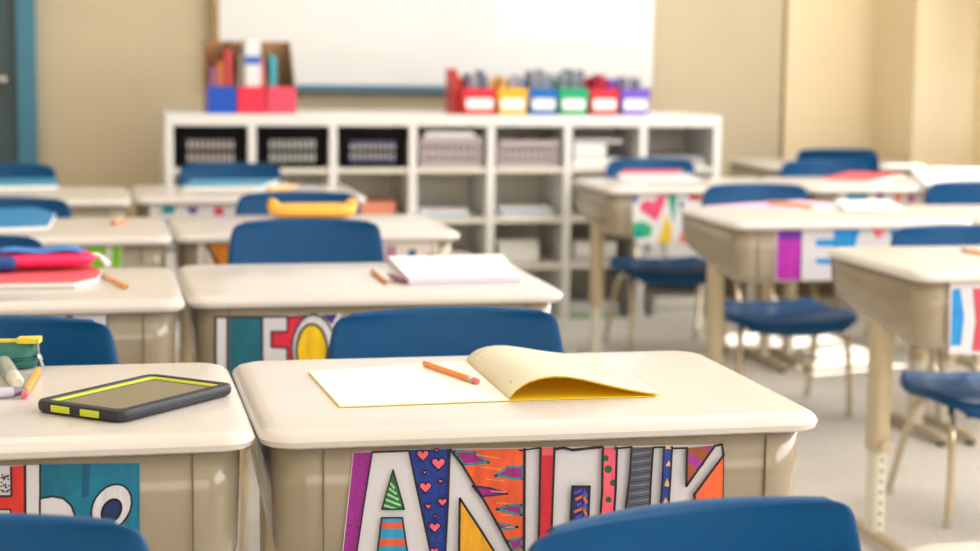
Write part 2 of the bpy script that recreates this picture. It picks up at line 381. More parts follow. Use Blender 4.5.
def book_bin(u0, u1, rgb, label, hf=None):
    y = BF+.05; x0, x1 = mpx(u0, u1, y); wd = x1-x0; dp = .2; hf = .088; hb = .12
    r = empty('book_bin', ((x0+x1)/2, y, BH+.001)); tag(r, label, 'bin', 'coloured book bins on the bookcase')
    cm = mat('bin_%d_%d_%d' % rgb, rgb, .35); t = .003; b, a = wd/2-.001, wd/2-.008
    m = MB()
    m.add([(-a, 0, 0), (a, 0, 0), (b, -.008, hf), (-b, -.008, hf)], [(0, 1, 2, 3)], cm)
    m.add([(-a, dp, 0), (a, dp, 0), (b, dp+.004, hb), (-b, dp+.004, hb)], [(3, 2, 1, 0)], cm)
    for s in (-1, 1):
        m.add([(s*a, 0, 0), (s*a, dp, 0), (s*b, dp+.004, hb), (s*b, dp*.55, hb), (s*b, dp*.35, hf), (s*b, -.008, hf)], [(0, 1, 2, 3, 4, 5)], cm)
    m.add([(-a, 0, 0), (a, 0, 0), (a, dp, 0), (-a, dp, 0)], [(3, 2, 1, 0)], cm)
    part(m, 'tub', r, solid=.003, offset=0)
    ma = MB(); lw, lh = wd*.8, .036
    pts = rrect(lw/2, lh/2, .008, 4)
    ma.add([(x, -.0065-.001-.0042*(z/.06)*0, z) for x, z in pts], [tuple(range(len(pts)))], PAPER)
    part(ma, 'label_card', r, loc=(0, -.0025, .036), solid=.001)
    return r
BINS = ((462, 496, (226, 48, 62), 'red book bin nearest the magazine files'), (497, 527.5, (248, 190, 40), 'yellow book bin'),
        (528.5, 557.5, (0, 112, 196), 'blue book bin'), (558.5, 588, (24, 176, 120), 'green book bin'),
        (589.5, 618.5, (226, 48, 66), 'red book bin left of the purple one'), (620, 649.5, (124, 92, 206), 'purple book bin'))
for k_, b_ in enumerate(BINS):
    book_bin(b_[0], b_[1], b_[2], b_[3] + ' with a white label card on the bookcase')
    random.seed(40+k_)
    nb = {0: 4, 1: 3, 2: 6, 3: 7, 4: 3, 5: 3}[k_]
    pal = {0: ((160, 160, 186), (206, 206, 216), (140, 140, 170), (216, 216, 220)), 1: ((240, 196, 140), (206, 206, 220), (180, 180, 200)),
           2: ((186, 190, 206), (206, 208, 220), (176, 180, 200)), 3: ((196, 200, 206), (170, 178, 196), (110, 140, 150), (206, 210, 214)),
           4: ((206, 40, 80), (226, 60, 90), (150, 90, 190)), 5: ((196, 196, 210), (140, 146, 160), (206, 206, 216))}[k_]
    y = BF+.07
    for i in range(nb):
        u = b_[0]+4+(b_[1]-b_[0]-8)*(i+.5)/nb
        p = at(u, 100, y=y); top = {0: .128, 1: .12, 2: .135, 3: .14, 4: .12, 5: .125}[k_]+random.uniform(-.006, .014)
        c = mat('leaf_%d_%d_%d' % pal[i % len(pal)], pal[i % len(pal)], .6)
        m = MB().box((0, .07, top/2), ((b_[1]-b_[0]-8)/nb*.0034*.34, .13, top), c, ry=0)
        o = m.build('booklet', loc=(p.x, y+.0, BH+.006)); o.rotation_euler = (0, math.radians(random.uniform(-1, 4)), 0)
        ordn = ('first', 'second', 'third', 'fourth', 'fifth', 'sixth', 'seventh')[i]
        tag(o, 'thin booklet, %s from the left in the %s' % (ordn, ('leftmost red bin', 'yellow bin', 'blue bin', 'green bin', 'red bin beside the purple one', 'purple bin')[k_]), 'booklet', 'booklets in the coloured bins')
# red bin seen side-on at the start of the row
y = BF+.09; x0, x1 = mpx(453, 461, y)
m = MB(); prof = [(0, 0), (.13, 0), (.13, .15), (.08, .15), (0, .09)]
vs = [(x0, a, b) for a, b in prof]+[(x1, a, b) for a, b in prof]
m.add(vs, [(0, 1, 2, 3, 4), (9, 8, 7, 6, 5)]+[(i, (i+1) % 5, 5+(i+1) % 5, 5+i) for i in range(5)], mat('file_red_dark', (196, 44, 46), .45))
o = m.build('magazine_file', loc=(0, y, BH+.001), bevel=.002); tag(o, 'narrow dark red magazine file standing against the first red bin', 'magazine file')

# ------------------------------------------------------------------ desks
DW, DD = .621, .455
def make_desk():
    r = empty('school_desk', (0, 0, 0))
    rings = []
    for inset, z in ((.022, 0), (.014, -.0008), (.007, -.003), (.002, -.0075), (0, -.012), (.002, -.018), (.008, -.021), (.03, -.021)):
        rings.append([(x, y, z+DESK_H) for x, y in rrect(DW/2-inset-.0, DD/2-inset-.003, (.038-inset*.6), 8, bow=.0015)])
    m = MB(); m.rings(rings[::-1], TOP)
    part(m, 'desk_top', r, smooth='auto')
    # book box: a U of walls in plan with rounded corners, deeper at the front, floor closed, open to the pupil
    hx, y0, y1, rad = DW/2-.014, -DD/2+.02, DD/2-.018, .045
    zt = DESK_H-.0215
    plan = [(-hx, y1), (-hx, y1-.03), (-hx, y1-.12), (-hx, y1-.22)]
    plan += [(-hx+rad-rad*math.cos(a), y0+rad-rad*math.sin(a)) for a in [i*PI/2/10 for i in range(11)]]
    plan += [(hx-rad+rad*math.sin(a), y0+rad-rad*math.cos(a)) for a in [i*PI/2/10 for i in range(11)]]
    plan += [(hx, y1-.22), (hx, y1-.12), (hx, y1-.03), (hx, y1)]
    def zb(y):
        t = (y-y0)/(y1-y0); z = zt-.128+.046*max(0, (t-.18)/.82)
        if t > .88: z += .022*((t-.88)/.12)**2
        return z
    def inset(p, d):
        x, y = p; return (x-math.copysign(d, x)*min(1, abs(x)/(hx-.06)), y+(d if y < y0+rad else 0))
    rows = [[(x, y, zt) for x, y in plan]]
    for d, k in ((.0015, .5), (.003, 1)):
        rows.append([(*inset(p, d), zt+(zb(p[1])+.02-zt)*k) for p in plan])
    for d, dz in ((.005, .009), (.010, .003), (.018, 0), (.04, -.001)):
        rows.append([(*inset(p, d), zb(p[1])+dz) for p in plan])
    m = MB(); m.grid(rows, BODY)
    n = len(plan); last = rows[-1]
    m.add(last, [(i, i+1, n-2-i, n-1-i) for i in range(n//2-1)], BODY)
    bb = part(m, 'book_box', r, smooth='auto', solid=.004, offset=1)
    for s in (-1, 1):
        x = s*(hx-.052)
        part(MB().box((x, y0-.0002, (zt+zt-.112)/2), (.0016, .0022, .112), SEAM), 'panel_seam', bb)
    part(MB().box((0, y1-.02, zt-.02), (2*hx-.03, .004, .036), SEAM), 'pocket_lip', bb)
    for s in (-1, 1):
        x = s*(hx-.022)
        lg = part(MB().rings([[(x+a, .0+b, z) for a, b in rrect(.017, .029, .012, 3)] for z in (.19, .475)], LEGM), 'leg', r, smooth='auto')
        part(MB().rings([[(x+a, .0+b, z) for a, b in rrect(.0135, .0255, .010, 3)] for z in (.026, .20)], LEGW), 'leg_extension', lg, smooth='auto')
        m = MB()
        for k_ in range(7): m.tube([(x, -.0262, .045+k_*.0215), (x, -.0252, .045+k_*.0215)], .0032, HOLE, 8)
        part(m, 'height_holes', lg)
        part(MB().tube([(x-s*.0, -.028, .205), (x, -.046, .205)], .012, LEGM, 12), 'adjusting_knob', lg, smooth='auto')
        m = MB(); m.tube(smoothpath([(x, -.17, .012), (x, -.15, .017), (x, 0, .019), (x, .15, .017), (x, .17, .012)], 3), [.009]+[.0125]*11+[.009], LEGM, 10)
        for yy in (-.155, .155): m.tube([(x, yy, .0), (x, yy, .012)], .012, RUB, 10)
        part(m, 'foot', r, smooth='auto')
    return r
D0 = make_desk()
DESKS = {}
def place_desk(key, x0, y0, label, dz=0):
    o = D0 if not DESKS else copy_tree(D0)
    o.location = (x0+DW/2, y0+DD/2, 0); tag(o, label, 'desk', 'school desks in rows'); DESKS[key] = (x0, y0); return o
place_desk('A1', 0.16, 1.815, 'beige school desk in focus carrying the open notebook and orange pencil')
place_desk('B1', -0.464, 1.815, 'beige school desk carrying the tablet and the green pencil case')
place_desk('A2', 0.136, 2.85, 'beige school desk carrying the thick white notepad, behind the notebook desk')
place_desk('B2', -0.488, 2.82, 'beige school desk carrying the pink and blue pencil pouch')
place_desk('A3', 0.156, 3.825, 'beige school desk carrying the yellow-orange pouch')
place_desk('B3', -0.468, 3.795, 'beige school desk with a white-edged blue folder and a short orange pencil')
place_desk('A4', 0.09, 4.785, 'beige school desk of the row nearest the bookcase, in front of the black baskets')
place_desk('B4', -0.535, 4.735, 'beige school desk of the row nearest the door, with a pale blue book')
place_desk('C2', 1.458, 3.01, 'beige school desk closest on the window side, with a blue and pink poster edge')
place_desk('C3', 1.458, 3.98, 'beige school desk with the purple-striped poster, second on the window side')
place_desk('C4', 1.448, 5.03, 'beige school desk with the curly multicolour poster, in front of the white bookcase')
place_desk('D3', 2.084, 3.98, 'beige school desk beside the one with the purple-striped poster, at the frame edge')
place_desk('D4', 2.074, 5.03, 'beige school desk with a red folder and sunlit papers on the window side')
place_desk('E5', 2.335, 6.06, 'beige school desk farthest back, beside the bookcase end under the cream wall')
# the nearest desk, only its far edge shows
place_desk('A0', .62, 1.327-DD, 'beige school desk nearest the viewer, only its far rim showing at the bottom')

# ------------------------------------------------------------------ chairs
def make_chair():
    r = empty('school_chair', (0, 0, 0))
    prof = [(-.172, .222, .140), (-.168, .236, .160), (-.156, .247, .174), (-.130, .254, .183), (-.08, .258, .188), (-.03, .252, .188), (.03, .248, .184),
            (.08, .250, .176), (.110, .255, .166), (.132, .263, .152), (.1705, .362, .136), (.1735, .372, .149), (.182, .41, .160), (.191, .45, .167),
            (.198, .49, .168), (.203, .52, .164), (.206, .540, .161), (.2075, .552, .158), (.2085, .560, .152), (.209, .5645, .136)]
    rows = []; NU = 13
    P = [Vector((0, a, b)) for a, b, c in prof]
    def rowat(i, lip=0, lipd=0):
        y, z, hw = prof[i]; back = 1 if i > 9 else 0
        d = (P[min(i+1, 9 if i < 10 else len(P)-1)]-P[max(i-1, 0 if i < 10 else 10)]).normalized(); nrm = Vector((0, d.z, -d.y))  # points rearward / downward
        if nrm.y < 0 and i > 9: nrm = -nrm
        out = []
        us = [-1+2*j/(NU-1) for j in range(NU)]
        for u in us:
            x = u*hw; q = Vector((x, y, z))
            q += -nrm*(.022*back+.009*(1-back)*(1 if i > 2 else .3))*u*u; q.z += (.012*u*u if i < 3 else 0)     # dished
            if i > 14: q.z -= .006*u*u*((i-14)/5)
            out.append((q, nrm))
        full = []; kx = kn = (1 if i < 15 else max(.12, 1-(i-14)*.2))
        for k_, dd in ((3, (.007, .020)), (2, (.006, .010)), (1, (.0035, .003))):
            q = out[0][0]; full.append(q + Vector((-dd[0]*.6*kx, 0, 0)) + out[0][1]*dd[1]*kn)
        full += [q for q, _ in out]
        for k_, dd in ((1, (.0035, .003)), (2, (.006, .010)), (3, (.007, .020))):
            q = out[-1][0]; full.append(q + Vector((dd[0]*.6*kx, 0, 0)) + out[-1][1]*dd[1]*kn)
        if lip: full = [p + Vector((0, lipd[0], lipd[1])) for p in full]
        return full
    rows = [rowat(0, 1, (.010, -.010))] + [rowat(i) for i in range(len(prof))]
    rows += [rowat(len(prof)-1, 1, (.006, .0018)), rowat(len(prof)-1, 1, (.014, .0012)), rowat(len(prof)-1, 1, (.021, -.004))]
    m = MB(); m.grid(rows[11:], BLUE); part(m, 'backrest', r, smooth=True, solid=.004, sub=1, offset=0)
    m = MB(); m.grid(rows[:11], BLUE); part(m, 'seat', r, smooth=True, solid=.005, sub=1, offset=0)
    for s in (-1, 1):
        m = MB(); m.tube(smoothpath([(s*.07, .0, .236), (s*.115, -.035, .236), (s*.150, -.095, .222), (s*.162, -.125, .185), (s*.166, -.135, .10), (s*.170, -.14, .012)], 4), .0085, TUBE, 10)
        lg = part(m, 'leg', r, smooth='auto'); part(MB().tube([(s*.170, -.14, .0), (s*.170, -.14, .014)], .0115, STEEL, 10), 'glide', lg)
        m = MB(); m.tube(smoothpath([(s*.07, .02, .236), (s*.115, .035, .236), (s*.146, .06, .215), (s*.158, .085, .165), (s*.168, .15, .012)], 4), .0085, TUBE, 10)
        lg = part(m, 'leg', r, smooth='auto'); part(MB().tube([(s*.168, .15, .0), (s*.168, .15, .014)], .0115, STEEL, 10), 'glide', lg)
    m = MB(); m.box((0, .0, .238), (.15, .05, .012), TUBE)
    m.tube(smoothpath([(-.07, .06, .236), (-.06, .12, .240), (-.055, .17, .268), (-.055, .197, .34), (-.055, .212, .43)], 4), .0075, TUBE, 8)
    m.tube(smoothpath([(.07, .06, .236), (.06, .12, .240), (.055, .17, .268), (.055, .197, .34), (.055, .212, .43)], 4), .0075, TUBE, 8)
    part(m, 'seat_frame', r, smooth='auto')
    return r
CH0 = make_chair(); _n = [0]
def place_chair(u, v, yb, label, rz=0, dz=0):
    """u = middle of the back's top edge, yb = depth of the back"""
    o = CH0 if _n[0] == 0 else copy_tree(CH0); _n[0] += 1
    p = at(u, v, y=yb); off = Matrix.Rotation(rz, 3, 'Z') @ Vector((0, .2, 0))
    o.location = (p.x-off.x, yb-off.y, 0); o.rotation_euler = (0, 0, rz); s = p.z/.568
    o.scale = (.93 if yb > 3 else 1, 1, s)
    tag(o, label, 'chair', 'blue school chairs'); return o
place_chair(446, 308, 2.50, 'blue plastic school chair tucked at the desk with the open notebook')
place_chair(-10, 317, 2.50, 'blue plastic school chair behind the desk with the tablet', rz=-.08)
place_chair(306, 219, 3.66, 'blue plastic school chair in front of the yellow-orange pouch', dz=0)
place_chair(-38, 235, 3.60, 'blue plastic school chair behind the pink and blue pouch')
place_chair(298, 191.5, 4.50, 'blue plastic school chair behind the yellow-orange pouch')
place_chair(5, 197.5, 4.48, 'blue plastic school chair between the two pale blue folders near the door')
place_chair(230, 162.5, 5.50, 'blue plastic school chair in front of the black baskets')
place_chair(2, 163.5, 5.44, 'blue plastic school chair nearest the teal door frame')
place_chair(692, 506, 1.45, 'blue plastic school chair nearest the viewer, in front of the name poster', rz=.22)
place_chair(-56, 519, 1.50, 'blue plastic school chair nearest the viewer, below the tablet', rz=-.05)
place_chair(955, 225, 3.66, 'blue plastic school chair at the closest window-side desk')
place_chair(755, 183.5, 4.76, 'blue plastic school chair at the desk with the purple-striped poster')
place_chair(650, 158, 5.76, 'blue plastic school chair in front of the white bookcase, with a red folder before it')
place_chair(975, 181, 4.76, 'blue plastic school chair behind the sunlit white paper at the window side')
place_chair(823, 160, 5.74, 'light blue plastic school chair at the desk with the red folder by the cream wall')
place_chair(839, 148, 5.97, 'navy school chair turned to face the back wall, at the farthest desk', rz=PI)

# ------------------------------------------------------------------ name posters
_cols = {}
def ink(rgb):
    return mat('ink_%d_%d_%d' % rgb, rgb, .55, noise=.22, nscale=90, stretch=(1, 1, .25))
class Poster:
    def __init__(s, desk, label, o=(0, 0), sc=1, name='name_poster'):
        s.y = DESKS[desk][1]+.02-.0008; s.o = o; s.sc = sc; s.m = MB(); s.label = label; s.k = 0; s.ref = None
    def pt(s, q, lay):
        p = at(s.o[0]+q[0]/s.sc, s.o[1]+q[1]/s.sc, y=s.y)
        if s.ref is None: s.ref = Vector((p.x, s.y, p.z))
        return (p.x-s.ref.x, -lay*.00002, p.z-s.ref.z)
    def paper(s, pts, rgb=(212, 209, 216)):
        n = len(pts); a = [s.pt(q, 0) for q in pts]; b = [(x, .0006, z) for x, _, z in a]
        pm = mat('poster_paper_%d' % rgb[0], rgb, .45, noise=.03, nscale=30)
        s.m.add(a+b, [tuple(range(n)), tuple(range(n, 2*n))[::-1]]+[(i, n+i, n+(i+1) % n, (i+1) % n) for i in range(n)], pm); return s
    def poly(s, pts, rgb, line=0):
        s.k += 1; s.m.add([s.pt(q, s.k) for q in pts], [tuple(range(len(pts)))], ink(rgb))
        if line: s.line(pts+[pts[0]], line)
        return s
    def line(s, pts, w_=4, rgb=None):
        s.k += 1; w_ = w_*(.78 if s.sc > 4 else .5)
        for a, b in zip(pts, pts[1:]):
            dx, dy = b[0]-a[0], b[1]-a[1]; L = math.hypot(dx, dy) or 1; nx, ny = -dy/L*w_, dx/L*w_; ex, ey = dx/L*w_*.5, dy/L*w_*.5
            q = [(a[0]+nx-ex, a[1]+ny-ey), (b[0]+nx+ex, b[1]+ny+ey), (b[0]-nx+ex, b[1]-ny+ey), (a[0]-nx-ex, a[1]-ny-ey)]
            s.m.add([s.pt(t, s.k) for t in q], [(0, 1, 2, 3)], INK if rgb is None else ink(rgb))
        return s
    def oval(s, cx, cy, rx, ry, rgb, rot=0, line=0, n=20):
        pts = []
        for i in range(n):
            a = 2*PI*i/n; x, y = rx*math.cos(a), ry*math.sin(a)
            pts.append((cx+x*math.cos(rot)-y*math.sin(rot), cy+x*math.sin(rot)+y*math.cos(rot)))
        return s.poly(pts, rgb, line)
    def heart(s, cx, cy, r, rgb, line=3):
        pts = []
        for i in range(18):
            t = 2*PI*i/18; pts.append((cx+r*math.sin(t)**3, cy-r*(13*math.cos(t)-5*math.cos(2*t)-2*math.cos(3*t)-math.cos(4*t))/16))
        return s.poly(pts, rgb, line)
    def done(s):
        o = s.m.build('name_poster', loc=s.ref); return tag(o, s.label, 'poster', 'name posters on the desk fronts')
MAG, TEALI, PINK = (150, 30, 140), (0, 96, 116), (242, 100, 124)
DBL = (20, 50, 140)
# the poster in focus: A N O U K
p = Poster('A1', 'name poster reading ANOUK in white block letters on patterned marker colours', (340, 430), 4.555)
p.paper([(60, 104), (148, 97), (312, 89), (838, 81), (1190, 75), (1703, 66), (1736, 62), (1739, 690), (-12, 690), (10, 560)])
p.poly([(62, 104), (148, 100), (110, 330), (75, 551), (55, 690), (-8, 690), (15, 551)], MAG)
for i in range(26):
    a = random.random(); p.oval(100-58*a+26*math.cos(i*2.1), 120+a*420, 6, 4, (186, 40, 120) if i % 2 else (110, 20, 140), n=6)
p.poly([(312, 90), (498, 86), (490, 330), (478, 551), (474, 690), (435, 690), (410, 551), (345, 250)], DBL)
for i in range(70):
    a = random.random(); xx = 322+a*90+random.random()*(165-90*a); p.oval(xx, 100+a*440, 3, 3, (60, 90, 190), n=5)
for x, y, r_ in ((376, 112, 28), (447, 150, 31), (388, 258, 28), (465, 325, 21), (430, 440, 26), (400, 345, 14), (385, 190, 10), (457, 230, 11), (432, 390, 8), (428, 548, 18), (438, 90, 10), (440, 600, 20)):
    p.heart(x, y, r_, PINK, 3)
p.poly([(240, 180), (291, 358), (190, 358)], (24, 110, 66))
for i in range(5):
    p.line([(222-i*7+2, 235+i*26), (250+i*9-4, 262+i*26)], 6, (160, 210, 150))
p.line([(240, 180), (291, 358), (190, 358), (240, 180)], 5)
p.poly([(188, 397), (282, 397), (305, 551), (318, 690), (150, 690), (170, 551)], (38, 150, 196))
for a, b in ((418, 446), (492, 526), (575, 605)):
    p.poly([(188-(a-397)*.12, a), (282+(a-397)*.15, a), (282+(b-397)*.15, b), (188-(b-397)*.12, b)], (222, 90, 50))
p.line([(188, 397), (282, 397), (305, 551), (318, 690)], 5).line([(188, 397), (170, 551), (150, 690)], 5)
p.line([(145, 98), (312, 92)], 6).line([(145, 98), (108, 330), (75, 551), (58, 690)], 5).line([(312, 90), (345, 250), (410, 551), (440, 690)], 6).line([(498, 86), (490, 330), (478, 551), (474, 690)], 6)
p.poly([(506, 88), (838, 82), (834, 690), (822, 690), (780, 551), (700, 400), (640, 295), (550, 150)], (226, 88, 44))
for q in ([(518, 92), (610, 98), (676, 146), (560, 156), (535, 120)], [(832, 162), (760, 166), (704, 206), (832, 222)], [(600, 252), (680, 262), (760, 286), (640, 300)],
          [(824, 338), (760, 340), (712, 358), (824, 386)], [(708, 418), (808, 438), (728, 452)], [(762, 500), (826, 488), (826, 532), (782, 545)]):
    p.poly(q, (146, 30, 120)); p.line(q+[q[0]], 7, (60, 130, 140)) if q[0][0] != 600 else p.line(q+[q[0]], 6, (40, 30, 100))
for i in range(7):
    p.line([(620+i*22, 110+i*55), (720+i*12, 125+i*52)], 4, (240, 130, 70))
p.line([(500, 86), (550, 150), (640, 295), (700, 400), (780, 551), (830, 690)], 7).line([(838, 82), (836, 400), (834, 690)], 8)
p.poly([(543, 308), (640, 455), (700, 551), (780, 690), (524, 690), (540, 551)], (236, 168, 28), 7)
p.o = (530, 430)
p.poly([(45, 78), (108, 78), (95, 440), (88, 690), (25, 690), (38, 440)], (206, 34, 52)).poly([(52, 80), (108, 80), (107, 112), (52, 112)], (226, 96, 110))
p.line([(-50, 90), (45, 78)], 5).line([(45, 78), (38, 440), (28, 690)], 7).line([(108, 78), (95, 440), (86, 690)], 7)
p.line([(108, 84), (150, 78), (190, 88), (325, 74)], 8)
p.poly([(190, 254), (268, 254), (262, 380), (250, 690), (165, 690), (182, 395)], (34, 30, 100))
for i in range(9):
    p.line([(200+(i % 3)*6, 285+i*28), (238, 268+i*28), (256, 300+i*28)], 8, (206, 110, 60) if i % 2 else (60, 80, 190))
p.line([(165, 690), (182, 395), (190, 254), (268, 254), (262, 380), (250, 690)], 7)
p.poly([(328, 76), (392, 76), (382, 355), (365, 690), (298, 690), (320, 360)], (240, 92, 116))
for x, y, r_ in ((340, 125, 15), (352, 175, 18), (374, 237, 15), (353, 313, 14), (345, 400, 14), (385, 80, 10)): p.oval(x, y, r_, r_, (20, 90, 50), n=10)
p.line([(328, 76), (324, 280), (318, 360), (296, 690)], 7).line([(392, 76), (386, 260), (380, 355), (365, 690)], 7).line([(392, 80), (458, 74)], 6)
p.poly([(460, 76), (555, 74), (545, 240), (538, 400), (425, 400), (438, 300)], (78, 82, 98))
for i in range(16):
    yy = 90+i*18; p.line([(465-i*1.3, yy), (548-i, yy-12)], 3, (120, 124, 140) if i % 2 else (50, 52, 70))
p.line([(458, 74), (450, 200), (425, 400)], 6).line([(556, 74), (545, 240), (538, 400)], 6).line([(556, 76), (605, 74)], 6).line([(425, 400), (538, 400)], 6)
p.poly([(605, 72), (642, 72), (634, 220), (622, 400), (585, 400), (592, 295)], (20, 60, 160))
for q in ([(628, 135), (612, 160), (640, 160)], [(620, 215), (606, 250), (633, 256)], [(618, 62), (612, 82), (640, 82)], [(612, 300), (600, 330), (626, 330)]): p.poly(q, (240, 180, 70))
p.line([(605, 72), (598, 220), (585, 400)], 6).line([(642, 72), (634, 220), (622, 400)], 6).line([(642, 80), (712, 78)], 6)
p.poly([(710, 78), (838, 66), (705, 252)], (150, 76, 44)).poly([(716, 105), (740, 112), (790, 150), (762, 178), (716, 140)], (160, 40, 150)).poly([(800, 68), (838, 66), (815, 98), (790, 84)], (160, 40, 150))
p.poly([(874, 108), (870, 400), (750, 400), (742, 292)], (236, 100, 50))
p.line([(710, 78), (706, 252), (838, 66)], 7).line([(838, 68), (868, 62), (876, 110), (742, 290), (760, 400)], 7).line([(876, 110), (872, 400)], 3)
p.done()
# LEO poster
p = Poster('A2', 'hand-drawn name poster reading LEO with a teal block and a yellow-centred O', (200, 300), 4.9)
p.paper([(76, 84), (692, 66), (690, 420), (76, 430)])
p.poly([(134, 86), (305, 82), (306, 426), (134, 428)], TEALI)
p.poly([(428, 84), (520, 78), (478, 140), (455, 210), (450, 300), (450, 420), (428, 422), (428, 236), (350, 230), (350, 155), (428, 155)], (214, 30, 60), 7)
p.oval(556, 240, 106, 168, (212, 209, 216), line=7).poly([(600, 76), (668, 72), (645, 115), (625, 95)], (76, 30, 150), 4)
p.oval(548, 250, 76, 132, (238, 194, 16), line=8)
p.poly([(665, 120), (690, 80), (690, 420), (650, 420), (662, 250)], (26, 60, 110))
p.line([(76, 84), (76, 430)], 8).line([(134, 86), (134, 428)], 7).line([(305, 82), (306, 426)], 7).line([(76, 84), (430, 82)], 7).done()
# poster with the letters ho on the tablet desk
p = Poster('B1', 'hand-drawn name poster with white letters h and o on teal blue', (0, 430), 4.556)
WP = (212, 209, 216)
p.paper([(-420, 175), (636, 148), (638, 690), (-420, 690)])
p.poly([(185, 156), (636, 149), (638, 690), (345, 690), (345, 400), (325, 345), (290, 312), (240, 302), (182, 312)], (0, 112, 146))
p.poly([(186, 158), (400, 154), (395, 215), (330, 300), (290, 305), (190, 308)], (0, 104, 132)).poly([(375, 155), (412, 154), (405, 300), (372, 310)], (0, 84, 124))
p.oval(508, 352, 84, 112, WP, rot=.55, line=6).oval(508, 368, 40, 56, (14, 44, 96), rot=.55, line=7)
p.poly([(50, 165), (112, 162), (112, 690), (-420, 690), (-420, 300), (52, 300)], (214, 50, 40)).poly([(-420, 366), (48, 362), (48, 690), (-420, 690)], WP, 5)
p.line([(182, 690), (182, 312), (240, 302), (290, 312), (325, 345), (345, 400), (350, 690)], 6).line([(183, 158), (183, 312)], 6).line([(114, 162), (116, 690)], 8).line([(50, 168), (52, 300)], 6)
random.seed(5)
for i in range(26): p.oval(6+random.random()*36, 198+random.random()*86, 5, 5, (24, 22, 26), n=5)
p.line([(-10, 300), (52, 300)], 6).done()
# orange and green hints on the rows behind
p = Poster('B2', 'mostly hidden name poster below the pink and blue pouch with thin violet bars', (0, 0), 1)
p.paper([(-60, 318), (108, 315), (108, 372), (-60, 372)]).poly([(66, 316), (73, 316), (73, 372), (66, 372)], (60, 40, 130)).poly([(30, 317), (62, 317), (60, 330), (34, 332)], (210, 180, 190))
p.poly([(-60, 317), (20, 317), (10, 372), (-60, 372)], (150, 60, 80)).line([(66, 316), (66, 372)], 1.2).line([(107, 315), (107, 372)], 1.6).done()
p = Poster('B3', 'bright green name poster with white strokes under the row by the door', (0, 0), 1)
p.paper([(-40, 245), (122, 242), (121, 288), (-40, 290)], (206, 214, 196)).poly([(86, 244), (106, 243), (103, 288), (92, 288)], (124, 190, 20)).poly([(112, 243), (121, 243), (120, 288), (112, 288)], (124, 190, 20)).poly([(80, 244), (86, 244), (92, 268), (88, 268)], (160, 170, 200)).done()
p = Poster('A3', 'name poster with an orange triangle and dark strokes behind the second row chair', (0, 0), 1)
p.paper([(196, 243), (438, 239), (436, 290), (196, 292)], (220, 206, 196)).poly([(207, 243), (240, 242), (240, 290), (222, 290)], (216, 130, 30)).line([(206, 243), (222, 272)], 3).line([(196, 243), (196, 290)], 1.5)
p.poly([(408, 250), (416, 249), (416, 290), (408, 290)], (0, 90, 140)).poly([(386, 246), (396, 246), (396, 290), (384, 290)], (180, 120, 150)).poly([(426, 254), (436, 254), (436, 290), (426, 290)], (40, 34, 36)).done()
p = Poster('A4', 'faint name poster with teal and purple marks on the row before the black baskets', (0, 0), 1)
p.paper([(150, 204), (300, 202), (300, 246), (150, 248)], (216, 212, 212)).poly([(162, 205), (176, 205), (174, 214), (162, 214)], (0, 140, 150)).poly([(187, 207), (199, 207), (196, 214), (189, 214)], (90, 50, 150)).poly([(214, 207), (224, 207), (224, 240), (214, 240)], (200, 60, 80)).poly([(162, 220), (180, 220), (178, 245), (162, 245)], (0, 140, 150)).done()
p = Poster('C3', 'name poster with a purple block, a white E on blue and a pink heart tip', (760, 190), 4.593)
p.paper([(76, 164), (880, 156), (880, 408), (70, 416)]).poly([(80, 165), (192, 164), (186, 414), (74, 414)], (176, 30, 170)).poly([(84, 165), (192, 164), (190, 225), (86, 228)], (104, 26, 150))
p.poly([(340, 168), (462, 167), (425, 300), (368, 350), (368, 412), (340, 412), (340, 342), (258, 340), (258, 314), (340, 314), (340, 260), (256, 258), (256, 228), (338, 226)], (0, 138, 212))
p.poly([(500, 168), (592, 166), (542, 228)], (240, 90, 120)).poly([(592, 166), (700, 166), (700, 400), (640, 400)], (0, 138, 212)).line([(192, 164), (186, 414)], 4, (60, 20, 90)).done()
p = Poster('C4', 'name poster with curly letters in pink, green, yellow and orange', (620, 180), 4.592)
p.paper([(62, 76), (120, 64), (350, 56), (372, 60), (372, 190), (330, 285), (75, 292), (58, 230)], (236, 234, 238))
p.poly([(90, 110), (120, 90), (150, 100), (180, 72), (215, 72), (200, 120), (170, 190), (120, 160), (92, 140)], (236, 80, 124)).poly([(60, 195), (110, 190), (148, 215), (140, 260), (75, 272), (60, 250)], (40, 184, 130)).poly([(60, 225), (100, 235), (110, 262), (75, 270)], (0, 160, 170))
p.poly([(212, 150), (240, 220), (236, 290), (174, 290)], (244, 206, 60)).poly([(218, 68), (262, 66), (246, 205)], (40, 160, 120)).poly([(272, 96), (292, 98), (290, 150), (276, 140)], (70, 60, 160)).poly([(300, 150), (352, 150), (318, 210), (304, 190)], (240, 80, 130)).poly([(288, 225), (306, 285), (268, 285)], (242, 110, 50)).poly([(310, 60), (370, 58), (370, 96), (318, 92)], (222, 50, 80)).poly([(60, 78), (90, 72), (80, 100), (62, 110)], (90, 90, 190)).done()
p = Poster('C2', 'name poster edge with a blue bar and a pink bar on the closest window-side desk', (820, 220), 3.9375)
p.paper([(513, 240), (1100, 225), (1100, 530), (508, 528)]).poly([(520, 274), (553, 270), (568, 380), (555, 494), (514, 496)], (20, 140, 214)).poly([(604, 270), (700, 266), (700, 520), (600, 516), (615, 400)], (230, 70, 96)).line([(604, 270), (615, 400), (600, 516)], 5, (90, 40, 50)).done()
p = Poster('D4', 'name poster with a teal bar and small dots on the red folder desk', (0, 0), 1)
